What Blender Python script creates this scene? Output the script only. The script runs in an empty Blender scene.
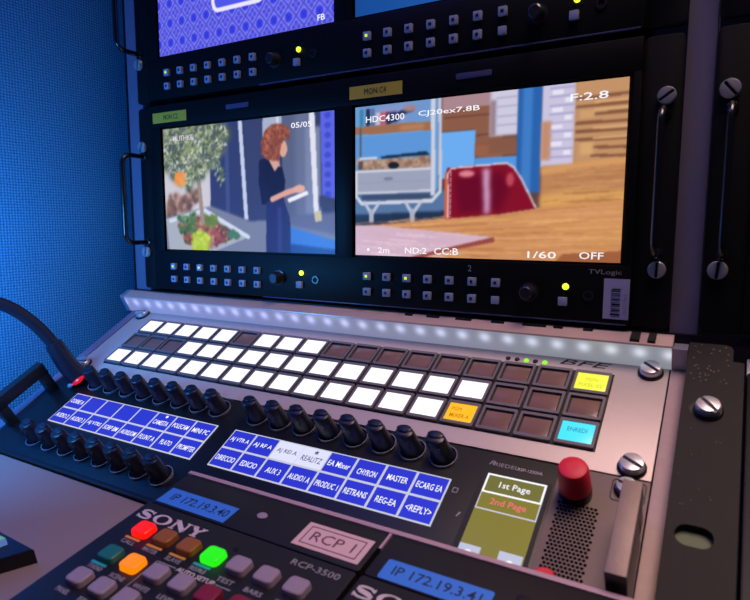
import bpy, bmesh, math, random
import numpy as np
from mathutils import Matrix, Vector
random.seed(4)
S = 0.001                      # everything below is written in millimetres
C = bpy.context.scene.collection
scene = bpy.context.scene
TH = 29.596                    # slope of the console, degrees
CO = (0, -0.66, -51.5)         # upper edge of the console
RA = 11.0                      # slope of the desk and of the camera control panels
R_ = math.radians

# ------------------------------------------------------------------ materials
def lin(c):
    return tuple(((x/255)/12.92 if x/255 <= .04045 else (((x/255)+.055)/1.055)**2.4) for x in c)
def mat(name, col, rough=.5, metal=0, spec=.5, bump=0, bscale=900, var=0, coat=0):
    m = bpy.data.materials.new(name); m.use_nodes = True
    nt = m.node_tree; b = nt.nodes['Principled BSDF']
    l = lin(col)
    b.inputs['Base Color'].default_value = (*l, 1)
    b.inputs['Roughness'].default_value = rough
    b.inputs['Metallic'].default_value = metal
    b.inputs['Specular IOR Level'].default_value = spec
    if coat: b.inputs['Coat Weight'].default_value = coat; b.inputs['Coat Roughness'].default_value = .15
    tc = nt.nodes.new('ShaderNodeTexCoord')
    n = nt.nodes.new('ShaderNodeTexNoise'); n.inputs['Scale'].default_value = bscale; n.inputs['Detail'].default_value = 3
    nt.links.new(tc.outputs['Object'], n.inputs['Vector'])
    if bump:
        bp = nt.nodes.new('ShaderNodeBump'); bp.inputs['Strength'].default_value = bump; bp.inputs['Distance'].default_value = .0004
        nt.links.new(n.outputs['Fac'], bp.inputs['Height']); nt.links.new(bp.outputs['Normal'], b.inputs['Normal'])
    if var:
        mx = nt.nodes.new('ShaderNodeMix'); mx.data_type = 'RGBA'
        n2 = nt.nodes.new('ShaderNodeTexNoise'); n2.inputs['Scale'].default_value = bscale*.25; n2.inputs['Detail'].default_value = 5
        nt.links.new(tc.outputs['Object'], n2.inputs['Vector'])
        nt.links.new(n2.outputs['Fac'], mx.inputs['Factor'])
        mx.inputs['A'].default_value = (*[x*(1-var) for x in l], 1); mx.inputs['B'].default_value = (*[min(1, x*(1+var)) for x in l], 1)
        nt.links.new(mx.outputs['Result'], b.inputs['Base Color'])
    return m
def emit(name, col, k=1, base=(10, 10, 12), rough=.3, tex=0):
    m = bpy.data.materials.new(name); m.use_nodes = True
    b = m.node_tree.nodes['Principled BSDF']
    b.inputs['Base Color'].default_value = (*lin(base), 1); b.inputs['Roughness'].default_value = rough
    b.inputs['Emission Color'].default_value = (*lin(col), 1); b.inputs['Emission Strength'].default_value = k
    return m
M = {}
M['monitor_black'] = mat('monitor black paint', (8, 9, 12), .45, bump=.05, spec=.22)
M['ear_black'] = mat('black anodised ear', (10, 11, 13), .45, bump=.05, spec=.3)
M['post'] = mat('violet grey rack post', (112, 108, 138), .5, metal=.0, var=.06)
M['panel_grey'] = mat('light grey powder coat', (196, 180, 178), .42, metal=.15, var=.04, bump=.05)
M['rail'] = mat('pale console rail', (176, 152, 152), .55, metal=.1, var=.08, bump=.05)
M['ledge'] = mat('satin aluminium ledge', (214, 184, 178), .3, metal=.3)
M['housing'] = mat('aluminium light bar housing', (170, 170, 190), .35, metal=.5)
M['matrix_black'] = mat('black key matrix', (22, 19, 26), .45, spec=.4)
M['key_frame'] = mat('grey key frame', (112, 106, 112), .34, spec=.6)
M['key_well'] = mat('dark key well', (24, 20, 24), .5)
M['key_off'] = mat('unlit key window', (128, 96, 90), .22, spec=.6, var=.05)
M['screw'] = mat('nickel screw', (205, 205, 212), .28, metal=.65)
M['screw_dark'] = mat('dark slot', (14, 14, 16), .6)
M['washer'] = mat('black washer', (14, 14, 17), .3)
M['intercom_black'] = mat('intercom black satin', (14, 14, 19), .4, spec=.4, bump=.04)
M['intercom_metal'] = mat('grey brown intercom metal', (104, 88, 86), .42, metal=.25, bump=.06, var=.05)
M['lever'] = mat('blue black lever plastic', (20, 23, 40), .36, spec=.5)
M['ring'] = mat('clear lever ring', (110, 112, 132), .2, spec=.8)
M['handle_metal'] = mat('worn brown grey handle', (140, 120, 114), .5, metal=.25, bump=.25, bscale=700, var=.12)
M['handle_side'] = mat('black handle foot', (22, 22, 27), .4)
M['rod'] = mat('black handle rod', (18, 18, 22), .2, spec=.8)
M['mon_button'] = mat('grey blue button', (150, 160, 196), .4)
M['mon_button_dark'] = mat('button centre', (20, 24, 60), .4)
M['dark_knob'] = mat('dark knob', (34, 36, 44), .25, spec=.7)
M['paper_yellow'] = mat('yellow label tape', (214, 178, 50), .6)
M['ink'] = mat('black ink', (20, 18, 22), .6)
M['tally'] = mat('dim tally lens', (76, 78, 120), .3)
M['sticker'] = mat('pale violet sticker', (168, 166, 205), .6)
M['grey_print'] = mat('grey print', (150, 148, 160), .5)
M['light_print'] = mat('light print', (205, 190, 204), .5)
M['rcp_black'] = mat('control panel dark grey', (24, 22, 28), .45, bump=.08, spec=.4)
M['rcp_edge'] = mat('lilac tray edge', (180, 150, 170), .45, metal=.1)
M['rcp_button'] = mat('lilac grey button', (150, 134, 158), .45)
M['rcp_brown'] = mat('brown button', (150, 88, 40), .4)
M['rcp_teal'] = mat('teal button', (30, 112, 108), .4)
M['rcp_maroon'] = mat('maroon button', (130, 28, 58), .4)
M['bar_amber'] = mat('amber bar', (214, 146, 62), .5)
M['bar_teal'] = mat('teal bar', (40, 170, 180), .5)
M['tape_blue'] = mat('blue label tape', (56, 128, 236), .5)
M['tape_ink'] = mat('dark blue ink', (12, 26, 70), .6)
M['label_pink'] = mat('pale pink label', (214, 178, 190), .55)
M['label_line'] = mat('label line', (96, 52, 74), .6)
M['desk'] = mat('mauve grey desk', (142, 124, 128), .6, var=.03, bump=.06)
M['dark_edge'] = mat('dark console edge', (14, 13, 22), .45, spec=.35)
M['red_rubber'] = mat('red knob rubber', (220, 20, 58), .5, bump=.1)
M['red_skirt'] = mat('black knob skirt', (20, 18, 20), .35)
M['plate_brown'] = mat('dark brown grey plate', (24, 20, 21), .65, spec=.3, bump=.5, bscale=260, var=.2)
M['speck'] = mat('pale grit', (120, 104, 86), .5)
M['slot_green'] = mat('dark olive void', (92, 104, 74), .6)
M['box_navy'] = mat('navy keypad', (18, 24, 58), .4)
M['box_side'] = mat('keypad black side', (14, 16, 18), .5)
M['goose'] = mat('blue black gooseneck', (26, 28, 46), .32, spec=.6)
M['clear'] = mat('clear plastic ring', (150, 145, 165), .2, spec=.8)
M['green_band'] = mat('olive green gap liner', (84, 92, 50), .5)
M['hole'] = mat('open hole', (3, 3, 4), .9, spec=.05)
M['floor'] = mat('dark floor', (30, 30, 36), .8)
M['darkwall'] = mat('dark back wall', (26, 28, 38), .8)
E_ = {}
E_['white'] = emit('lit white key', (246, 246, 255), 1.25)
E_['yellow'] = emit('lit yellow key', (236, 236, 70), 1.15)
E_['yellow_print'] = emit('yellow key print', (222, 226, 20), .9)
E_['orange'] = emit('lit orange key', (255, 186, 10), 1.1)
E_['orange_print'] = emit('orange key print', (214, 128, 0), .8)
E_['cyan'] = emit('lit cyan key', (70, 226, 250), 1.1)
E_['cyan_print'] = emit('cyan key print', (30, 150, 190), .8)
E_['led'] = emit('yellow green status led', (206, 240, 40), 3)
E_['led_soft'] = emit('green button dot', (176, 226, 30), 1.4)
E_['green'] = emit('green lamp', (140, 240, 40), 1.2)
E_['lcd_blue'] = emit('lcd blue', (46, 56, 216), .9)
E_['lcd_white'] = emit('lcd white', (226, 228, 255), 1.0)
E_['lcd_line'] = emit('lcd line', (206, 208, 222), .95)
E_['lcd_text'] = emit('lcd text', (250, 250, 255), 1.05)
E_['lcd_ink'] = emit('lcd dark text', (92, 92, 130), .7)
E_['olive'] = emit('olive screen', (138, 128, 40), .9)
E_['olive2'] = emit('olive screen header', (120, 116, 48), .9)
E_['screen_grey'] = emit('screen grey', (196, 200, 222), .95)
E_['pink_text'] = emit('pink screen text', (250, 110, 120), 1.0)
E_['osd'] = emit('white caption', (244, 244, 250), 1.05)
E_['osd_dim'] = emit('dim caption', (214, 206, 226), 1.0)
E_['red'] = emit('lit red button', (255, 22, 6), 1.15)
E_['orange_b'] = emit('lit orange button', (255, 132, 0), 1.1)
E_['green_b'] = emit('lit green button', (40, 240, 20), 1.05)
E_['red_ring'] = emit('red ring', (225, 20, 50), .9)
E_['key_green'] = emit('pale green key', (130, 200, 150), .55)
E_['key_blue'] = emit('pale blue key', (110, 150, 225), .55)

def weave():
    m = bpy.data.materials.new('blue woven fabric'); m.use_nodes = True
    nt = m.node_tree; b = nt.nodes['Principled BSDF']; N = nt.nodes; L = nt.links
    tc = N.new('ShaderNodeTexCoord'); sp = N.new('ShaderNodeSeparateXYZ'); L.new(tc.outputs['Object'], sp.inputs[0])
    nz = N.new('ShaderNodeTexNoise'); nz.inputs['Scale'].default_value = 90; nz.inputs['Detail'].default_value = 2
    L.new(tc.outputs['Object'], nz.inputs['Vector'])
    def mth(op, a, bb=None):
        n = N.new('ShaderNodeMath'); n.operation = op
        for i, x in enumerate((a, bb)):
            if x is None: continue
            if isinstance(x, (int, float)): n.inputs[i].default_value = x
            else: L.new(x, n.inputs[i])
        return n.outputs[0]
    k = 2*math.pi/.0027
    yy = mth('ADD', mth('MULTIPLY', sp.outputs['Y'], k), mth('MULTIPLY', nz.outputs['Fac'], 2.5))
    zz = mth('ADD', mth('MULTIPLY', sp.outputs['Z'], k*1.05), mth('MULTIPLY', nz.outputs['Fac'], 2.5))
    a1_ = mth('ADD', mth('MULTIPLY', mth('SINE', yy), .5), .5); a2_ = mth('ADD', mth('MULTIPLY', mth('SINE', zz), .5), .5)
    h = mth('MULTIPLY', a1_, a2_)
    fine = N.new('ShaderNodeTexNoise'); fine.inputs['Scale'].default_value = 480; L.new(tc.outputs['Object'], fine.inputs['Vector'])
    h2 = mth('ADD', mth('MULTIPLY', h, .75), mth('MULTIPLY', fine.outputs['Fac'], .5))
    cr = N.new('ShaderNodeValToRGB'); cr.color_ramp.elements[0].color = (*lin((22, 96, 152)), 1); cr.color_ramp.elements[1].color = (*lin((84, 184, 236)), 1)
    cr.color_ramp.elements[0].position = .15; cr.color_ramp.elements[1].position = .85
    L.new(h2, cr.inputs[0]); L.new(cr.outputs[0], b.inputs['Base Color'])
    bp = N.new('ShaderNodeBump'); bp.inputs['Strength'].default_value = .6; bp.inputs['Distance'].default_value = .0008
    L.new(h2, bp.inputs['Height']); L.new(bp.outputs[0], b.inputs['Normal'])
    b.inputs['Roughness'].default_value = .85
    return m
M['weave'] = weave()

def diffuser():                # an LED strip under a milky cover: one bright spot per LED, 16.7 mm apart
    m = bpy.data.materials.new('milky led cover'); m.use_nodes = True
    nt = m.node_tree; b = nt.nodes['Principled BSDF']; N = nt.nodes; L = nt.links
    tc = N.new('ShaderNodeTexCoord'); sp = N.new('ShaderNodeSeparateXYZ'); L.new(tc.outputs['Object'], sp.inputs[0])
    def mth(op, *a):
        n = N.new('ShaderNodeMath'); n.operation = op
        for i, x in enumerate(a):
            if isinstance(x, (int, float)): n.inputs[i].default_value = x
            else: L.new(x, n.inputs[i])
        return n.outputs[0]
    u = mth('SUBTRACT', mth('FRACT', mth('DIVIDE', sp.outputs['X'], .01667)), .5)
    du = mth('MULTIPLY', u, 16.67/3.9); dz = mth('MULTIPLY', mth('SUBTRACT', sp.outputs['Z'], -.0425), 1000/3.3)
    g = mth('EXPONENT', mth('MULTIPLY', mth('ADD', mth('MULTIPLY', du, du), mth('MULTIPLY', dz, dz)), -1))
    st = mth('ADD', .36, mth('MULTIPLY', g, .66))
    mx = N.new('ShaderNodeMix'); mx.data_type = 'RGBA'
    mr = N.new('ShaderNodeMapRange'); mr.inputs['From Min'].default_value = -.1; mr.inputs['From Max'].default_value = .2
    L.new(sp.outputs['X'], mr.inputs['Value']); L.new(mr.outputs[0], mx.inputs['Factor'])
    mx.inputs['A'].default_value = (*lin((190, 192, 255)), 1); mx.inputs['B'].default_value = (*lin((208, 214, 226)), 1)
    L.new(mx.outputs['Result'], b.inputs['Emission Color']); L.new(st, b.inputs['Emission Strength'])
    b.inputs['Base Color'].default_value = (*lin((120, 122, 132)), 1); b.inputs['Roughness'].default_value = .18
    return m
M['diffuser'] = diffuser()

# ------------------------------------------------------------------ mesh helpers (millimetres)
def B(): return bmesh.new()
def merge(bm, t, mi=0):
    for f in t.faces: f.material_index = mi
    me = bpy.data.meshes.new('t'); t.to_mesh(me); t.free(); bm.from_mesh(me); bpy.data.meshes.remove(me)
def prism(bm, pts, z0, z1, bev=0, mi=0, top=None, seg=2):
    """outline pts (x,y) counter-clockwise, from z0 up to z1; top=(scale) shrinks the upper outline"""
    t = B(); n = len(pts)
    cx = sum(p[0] for p in pts)/n; cy = sum(p[1] for p in pts)/n; k = top or 1
    lo = [t.verts.new((x, y, z0)) for x, y in pts]
    hi = [t.verts.new((cx+(x-cx)*k, cy+(y-cy)*k, z1)) for x, y in pts]
    t.faces.new(list(reversed(lo))); tf = t.faces.new(hi)
    for i in range(n): t.faces.new((lo[i], lo[(i+1) % n], hi[(i+1) % n], hi[i]))
    bmesh.ops.recalc_face_normals(t, faces=t.faces)
    if bev: bmesh.ops.bevel(t, geom=list(tf.edges), offset=bev, segments=seg, affect='EDGES', profile=.6)
    merge(bm, t, mi); return bm
def box(bm, x0, x1, y0, y1, z0, z1, bev=0, mi=0):
    t = B(); bmesh.ops.create_cube(t, size=1)
    for v in t.verts: v.co = ((x0+x1)/2+v.co.x*(x1-x0), (y0+y1)/2+v.co.y*(y1-y0), (z0+z1)/2+v.co.z*(z1-z0))
    if bev: bmesh.ops.bevel(t, geom=t.edges[:], offset=bev, segments=2, affect='EDGES', profile=.6)
    merge(bm, t, mi); return bm
def rr(x0, x1, y0, y1, r, n=5):
    o = []
    for cx, cy, a in ((x1-r, y1-r, 0), (x0+r, y1-r, 90), (x0+r, y0+r, 180), (x1-r, y0+r, 270)):
        for i in range(n+1):
            w = R_(a+90*i/n); o.append((cx+r*math.cos(w), cy+r*math.sin(w)))
    return o
def circ(x, y, r, n=28, ry=None):
    return [(x+r*math.cos(2*math.pi*i/n), y+(ry or r)*math.sin(2*math.pi*i/n)) for i in range(n)]
def lathe(bm, x, y, prof, n=28, mi=0, kx=1, ky=1):
    """prof = [(r,z)...] from the bottom to the top"""
    t = B(); rings = []
    for r, z in prof: rings.append([t.verts.new((x+r*kx*math.cos(2*math.pi*i/n), y+r*ky*math.sin(2*math.pi*i/n), z)) for i in range(n)])
    for a, b in zip(rings, rings[1:]):
        for i in range(n): t.faces.new((a[i], a[(i+1) % n], b[(i+1) % n], b[i]))
    t.faces.new(list(reversed(rings[0]))); t.faces.new(rings[-1])
    merge(bm, t, mi); return bm
def tube(bm, pts, rad, n=14, mi=0):
    t = B(); P = [Vector(p) for p in pts]; rs = rad if isinstance(rad, (list, tuple)) else [rad]*len(P); rings = []; up = None
    for i, p in enumerate(P):
        d = (P[min(i+1, len(P)-1)]-P[max(i-1, 0)]).normalized()
        if up is None: up = d.orthogonal().normalized()
        up = (up-d*up.dot(d)).normalized(); s = d.cross(up)
        rings.append([t.verts.new(p+(up*math.cos(2*math.pi*k/n)+s*math.sin(2*math.pi*k/n))*rs[i]) for k in range(n)])
    for a, b in zip(rings, rings[1:]):
        for k in range(n): t.faces.new((a[k], a[(k+1) % n], b[(k+1) % n], b[k]))
    t.faces.new(list(reversed(rings[0]))); t.faces.new(rings[-1])
    bmesh.ops.recalc_face_normals(t, faces=t.faces)
    merge(bm, t, mi); return bm
def ringwall(bm, outer, inner, z0, z1, mi=0):
    """a frame: the space between two outlines with the same number of points"""
    t = B(); n = len(outer)
    v = [[t.verts.new((x, y, z)) for x, y in o] for o, z in ((outer, z0), (outer, z1), (inner, z1), (inner, z0))]
    for a, b in ((0, 1), (1, 2), (2, 3)):
        for i in range(n): t.faces.new((v[a][i], v[a][(i+1) % n], v[b][(i+1) % n], v[b][i]))
    bmesh.ops.recalc_face_normals(t, faces=t.faces)
    merge(bm, t, mi); return bm
def obj(name, bm, m, parent=None, smooth=True, loc=None):
    if loc:
        for v in bm.verts: v.co -= Vector(loc)
    bmesh.ops.scale(bm, vec=(S, S, S), verts=bm.verts)
    me = bpy.data.meshes.new(name); bm.to_mesh(me); bm.free()
    for mm in (m if isinstance(m, (list, tuple)) else [m]): me.materials.append(mm)
    if smooth:
        me.polygons.foreach_set('use_smooth', [True]*len(me.polygons)); me.set_sharp_from_angle(angle=R_(32))
    o = bpy.data.objects.new(name, me); C.objects.link(o)
    if loc: o.location = Vector(loc)*S
    o.parent = parent
    return o
def thing(name, label, cat, loc, tilt=0, group=None, rz=0):
    o = bpy.data.objects.new(name, None); C.objects.link(o); o.empty_display_size = .01
    o.location = Vector(loc)*S; o.rotation_euler = (R_(tilt), 0, R_(rz)); o['label'] = label; o['category'] = cat
    if group: o['group'] = group
    return o
def struct(o): o['kind'] = 'structure'; return o
def con(x, v, h=0):            # console point -> world (mm)
    t = R_(TH); return (x, CO[1]-v*math.cos(t)-h*math.sin(t), CO[2]-v*math.sin(t)+h*math.cos(t))
_tc = {}
def text(s, x, y, z, w, h, m, parent, name='lettering', rot=0, align='C', th=.12, shear=0, bold=0):
    """flat lettering w wide and h high (capital height), centred on x, y at height z"""
    cu = bpy.data.curves.new(name, 'FONT'); cu.body = s; cu.size = 1; cu.extrude = .02; cu.align_x = 'CENTER'; cu.shear = shear; cu.resolution_u = 2
    if s[0] != ' ' and w/h/len(s) < .62: cu.offset = 0.004
    if bold: cu.offset = bold
    t = bpy.data.objects.new('t', cu); C.objects.link(t); bpy.context.view_layer.update()
    me = bpy.data.meshes.new_from_object(t.evaluated_get(bpy.context.evaluated_depsgraph_get())); bpy.data.objects.remove(t)
    n = len(me.vertices); co = np.empty(n*3); me.vertices.foreach_get('co', co); co = co.reshape(-1, 3)
    mn = co.min(0); mx = co.max(0)
    co[:, 0] = (co[:, 0]-(mn[0]+mx[0])/2)/(mx[0]-mn[0])*w*S
    co[:, 1] = (co[:, 1]-(mn[1]+mx[1])/2)/(mx[1]-mn[1])*h*S
    co[:, 2] = (co[:, 2]-mn[2])/(mx[2]-mn[2])*th*S
    me.vertices.foreach_set('co', co.ravel()); me.materials.clear(); me.materials.append(m); me.update()
    o = bpy.data.objects.new(name, me); C.objects.link(o); o.location = (x*S, y*S, z*S); o.rotation_euler = (0, 0, R_(rot)); o.parent = parent
    return o
def screw(parent, x, y, z, r=5.6, h=4.5, ang=40, washer=True, name='screw', m=None):
    bm = B()
    if washer: lathe(bm, x, y, [(r+1.2, z), (r+1.2, z+1), (r+.4, z+1.6)], mi=1)
    lathe(bm, x, y, [(r*.9, z+.5), (r, z+1.4), (r, z+h-1.4), (r*.94, z+h-1)], n=32)
    a = R_(ang); c, s = math.cos(a), math.sin(a); hw = r*.15     # two halves of the head leave the slot open
    for sg in (1, -1):
        pts = []
        b0 = math.asin(hw/(r*.94))
        for i in range(15):
            w = b0+(math.pi-2*b0)*i/14; px, py = r*.94*math.cos(w), sg*r*.94*math.sin(w)
            pts.append((x+px*c-py*s, y+px*s+py*c))
        if sg < 0: pts.reverse()
        prism(bm, pts, z+h-1.02, z+h, bev=.35)
    t = B(); w = r*.9
    prism(bm, [(x+p*c-q_*s, y+p*s+q_*c) for p, q_ in ((-w, -hw), (w, -hw), (w, hw), (-w, hw))], z+h-1.05, z+h-.9, mi=1)
    t.free()
    return obj(name, bm, [m or M['screw'], M['washer']], parent, loc=(x, y, z))
def handle_rod(parent, x, y0, y1, out, r=2.4, rad=9, base=0):
    p = [(x, y0, base)]
    for i in range(7):
        a = R_(90*i/6); p.append((x, y0+rad*(1-math.cos(a)), out-rad+rad*math.sin(a)))
    for i in range(7):
        a = R_(90*i/6); p.append((x, y1-rad+rad*math.sin(a), out-rad+rad*math.cos(a)))
    p.append((x, y1, base))
    bm = tube(B(), p, r); 
    for yy in (y0, y1): lathe(bm, x, yy, [(r+1.6, base), (r+1.5, base+1.2), (r+.3, base+1.8)])
    return obj('handle', bm, M['rod'], parent, loc=(x, (y0+y1)/2, base))

# ------------------------------------------------------------------ pictures shown on the screens
class Cv:
    def __init__(s, W, H, bg): s.W, s.H = W, H; s.a = np.zeros((H, W, 3)); s.a[:] = bg; s.y, s.x = np.mgrid[0:H, 0:W]; s.x = (s.x+.5)/W; s.y = (s.y+.5)/H
    def blur(s, m, b):
        if b <= 0: return m
        r = max(1, int(b*s.W)); k = np.exp(-(np.arange(-2*r, 2*r+1)/r)**2); k /= k.sum(); p = 2*r
        m = np.pad(m, p, mode='edge'); m = np.apply_along_axis(lambda v: np.convolve(v, k, 'valid'), 0, m)
        return np.apply_along_axis(lambda v: np.convolve(v, k, 'valid'), 1, m)
    def put(s, m, col, al=1, b=0):
        m = s.blur(m.astype(float), b)[..., None]*al; s.a = s.a*(1-m)+np.array(col, float)*m
    def inside(s, P):
        c = np.zeros(s.x.shape, bool); n = len(P)
        for i in range(n):
            x0, y0 = P[i]; x1, y1 = P[i-1]
            if y0 == y1: continue
            c ^= ((s.y < y0) != (s.y < y1)) & (s.x < (x1-x0)*(s.y-y0)/(y1-y0)+x0)
        return c
    def poly(s, P, col, b=0, al=1): s.put(s.inside(P), col, al, b)
    def rect(s, x0, y0, x1, y1, col, b=0, al=1): s.put((s.x > x0) & (s.x < x1) & (s.y > y0) & (s.y < y1), col, al, b)
    def ell(s, cx, cy, rx, ry, col, b=0, al=1): s.put(((s.x-cx)/rx)**2+((s.y-cy)/ry)**2 < 1, col, al, b)
    def line(s, P, w, col, b=0, al=1):
        asp = s.W/s.H; m = np.zeros(s.x.shape, bool)
        for (x0, y0), (x1, y1) in zip(P, P[1:]):
            dx, dy = x1-x0, (y1-y0)/asp; L2 = dx*dx+dy*dy+1e-12
            t = np.clip(((s.x-x0)*dx+((s.y-y0)/asp)*dy)/L2, 0, 1)
            m |= ((s.x-x0-t*dx)**2+((s.y-y0)/asp-t*dy)**2) < w*w/4
        s.put(m, col, al, b)
    def blobs(s, P, n, r, cols, rng, al=.9, b=0, asp=1.0):
        xs = [p[0] for p in P]; ys = [p[1] for p in P]; ok = s.inside(P)
        for _ in range(n):
            x, y = rng.uniform(min(xs), max(xs)), rng.uniform(min(ys), max(ys))
            j, i = min(s.H-1, max(0, int(y*s.H))), min(s.W-1, max(0, int(x*s.W)))
            if not ok[j, i]: continue
            c = cols[rng.integers(len(cols))]; rr_ = r*rng.uniform(.5, 1.2); k = int(rr_*s.W)+2
            ys_, xs_ = slice(max(0, j-2*k), j+2*k+1), slice(max(0, i-2*k), i+2*k+1)
            th = rng.uniform(0, 3.14); dx = s.x[ys_, xs_]-x; dy = (s.y[ys_, xs_]-y)*s.H/s.W
            u = dx*math.cos(th)+dy*math.sin(th); v = -dx*math.sin(th)+dy*math.cos(th)
            m = np.exp(-((u/rr_)**2+(v/(rr_*asp))**2)*1.5)[..., None]*al
            s.a[ys_, xs_] = s.a[ys_, xs_]*(1-m)+np.array(c, float)*m
def pic_garden():
    c = Cv(330, 190, (52, 62, 104)); g = np.random.default_rng(3)
    c.rect(0, 0, .2, .7, (178, 180, 190), .03); c.rect(.0, .3, .32, .72, (206, 202, 214), .02)
    c.poly([(.311, 0), (.502, 0), (.489, .715), (.304, .653)], (50, 62, 112), .006)
    c.rect(.4, 0, .425, .7, (66, 80, 134), .006)
    c.poly([(.52, .0), (.639, 0), (.636, .808), (.533, .762)], (56, 66, 110), .004)
    c.poly([(.484, 0), (.507, 0), (.533, .751), (.51, .75)], (196, 206, 232), .004)
    c.poly([(.626, 0), (.745, 0), (.74, .17), (.624, .19)], (168, 178, 206), .006)
    c.rect(.7, .0, .715, .3, (206, 214, 232), .003)
    c.poly([(.73, 0), (.879, 0), (.881, .8), (.729, .75)], (88, 98, 132), .006)
    c.rect(.80, 0, .88, .75, (104, 114, 150), .02)
    c.rect(.85, .1, .93, .72, (124, 134, 172), .01)
    c.poly([(.872, .0), (.901, 0), (.919, .731), (.895, .753)], (226, 226, 238), .003)
    c.poly([(.93, 0), (1, 0), (1, .617), (.938, .583)], (92, 102, 228), .003)
    for i in range(9):
        c.ell(.965+.02*((i % 2)*2-1)*.0, .03+i*.068, .016, .022, (66, 78, 206), .004)
    c.poly([(0, .735), (.305, .641), (.542, .762), (1, .745), (1, 1.02), (0, 1.02)], (120, 128, 156), .008)
    c.poly([(.92, .582), (1, .606), (1, .70), (.92, .66)], (58, 66, 104), .008)
    c.poly([(.66, .74), (1, .70), (1, .86), (.78, .80)], (98, 104, 142), .01)
    c.poly([(.76, .80), (1, .90), (1, 1.02), (.75, 1.02)], (66, 122, 214), .008)
    c.poly([(.77, .93), (1, .965), (1, 1.02), (.75, 1.02)], (40, 74, 150), .008)
    c.poly([(.895, .70), (.93, .69), (.935, .76), (.90, .77)], (200, 190, 150), .006)
    c.poly([(.025, .6), (.23, .5), (.24, .6), (.02, .72)], (126, 96, 92), .01)
    c.blobs([(.02, .56), (.23, .5), (.23, .62), (.02, .74)], 90, .02, [(130, 96, 84), (190, 160, 150), (96, 74, 76)], g)
    c.poly([(.0, .74), (.265, .655), (.545, .878), (.296, 1.02), (.02, 1.02)], (168, 176, 190), .006)
    c.line([(.03, .76), (.265, .675), (.53, .885)], .018, (206, 220, 236), .004)
    P = [(.081, .79), (.264, .71), (.486, .879), (.257, .99), (.13, .95)]
    c.poly(P, (140, 84, 78), .004); c.blobs(P, 500, .012, [(176, 96, 84), (100, 60, 64), (190, 130, 116), (134, 66, 70), (84, 92, 56), (210, 180, 160)], g)
    c.blobs([(.08, .72), (.2, .7), (.2, .85), (.1, .88)], 80, .014, [(70, 110, 60), (90, 130, 80), (40, 80, 60)], g)
    c.blobs([(.4, .84), (.47, .84), (.47, .9), (.42, .9)], 50, .01, [(60, 130, 110), (80, 120, 90)], g)
    c.blobs([(.24, .72), (.34, .72), (.34, .80), (.26, .80)], 60, .012, [(120, 130, 60), (90, 130, 60)], g)
    c.blobs([(.17, 1), (.19, .87), (.241, .83), (.29, .9), (.28, 1)], 160, .014, [(178, 206, 50), (150, 186, 40), (206, 220, 90)], g)
    c.poly([(.210, .3), (.236, .3), (.264, .79), (.240, .80)], (156, 140, 130), .004)
    c.line([(.22, .42), (.16, .22)], .014, (104, 84, 84), .003); c.line([(.225, .4), (.33, .2)], .012, (104, 84, 84), .003)
    F = [(0, 0), (.36, 0), (.42, .06), (.41, .16), (.36, .26), (.30, .30), (.28, .42), (.20, .40), (.17, .52), (.10, .45), (0, .3)]
    c.blobs(F, 360, .030, [(88, 104, 88), (70, 86, 76), (120, 132, 112)], g, .75)
    c.blobs(F, 1100, .016, [(156, 168, 126), (104, 120, 92), (196, 204, 176), (62, 78, 70), (224, 228, 220), (134, 150, 100), (80, 90, 110)], g, .9, asp=.4)
    c.blobs([(.30, .30), (.36, .25), (.40, .42), (.37, .48)], 90, .014, [(150, 168, 122), (104, 122, 86), (190, 200, 168)], g, .85, asp=.45)
    c.blobs([(.083, .376), (.134, .38), (.132, .453), (.081, .45)], 60, .014, [(236, 142, 60), (240, 160, 90)], g)
    c.poly([(.652, .26), (.71, .28), (.722, .40), (.70, .42), (.66, .33)], (214, 164, 150), .003)
    c.poly([(.604, .35), (.62, .30), (.65, .29), (.688, .40), (.71, .36), (.73, .37), (.745, .47), (.735, .62), (.613, .64), (.600, .47)], (26, 30, 64), .003)
    c.line([(.618, .33), (.615, .48), (.64, .60)], .035, (28, 32, 68), .003)
    c.poly([(.639, .62), (.735, .60), (.768, .741), (.77, 1.02), (.632, 1.02)], (42, 46, 104), .003)
    c.rect(.70, .66, .72, 1, (56, 60, 126), .008)
    c.line([(.672, .60), (.75, .555), (.80, .535)], .024, (222, 164, 148), .002); c.ell(.82, .53, .03, .028, (226, 172, 158), .002)
    c.poly([(.755, .60), (.859, .545), (.868, .57), (.763, .63)], (240, 240, 248), .002)
    c.ell(.735, .235, .022, .062, (222, 166, 146), .002); c.ell(.752, .245, .007, .014, (222, 166, 146), .001)
    H = [(.616, .26), (.615, .17), (.64, .09), (.69, .05), (.74, .06), (.772, .11), (.768, .17), (.745, .165), (.728, .20), (.715, .27), (.71, .32), (.65, .31)]
    c.poly(H, (132, 72, 58), .006); c.blobs(H, 420, .010, [(186, 104, 80), (118, 60, 52), (196, 124, 98), (150, 84, 66), (104, 54, 50)], g, .6, asp=.6)
    c.a = np.stack([c.blur(c.a[..., i], .0042) for i in range(3)], -1)
    return c
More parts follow.
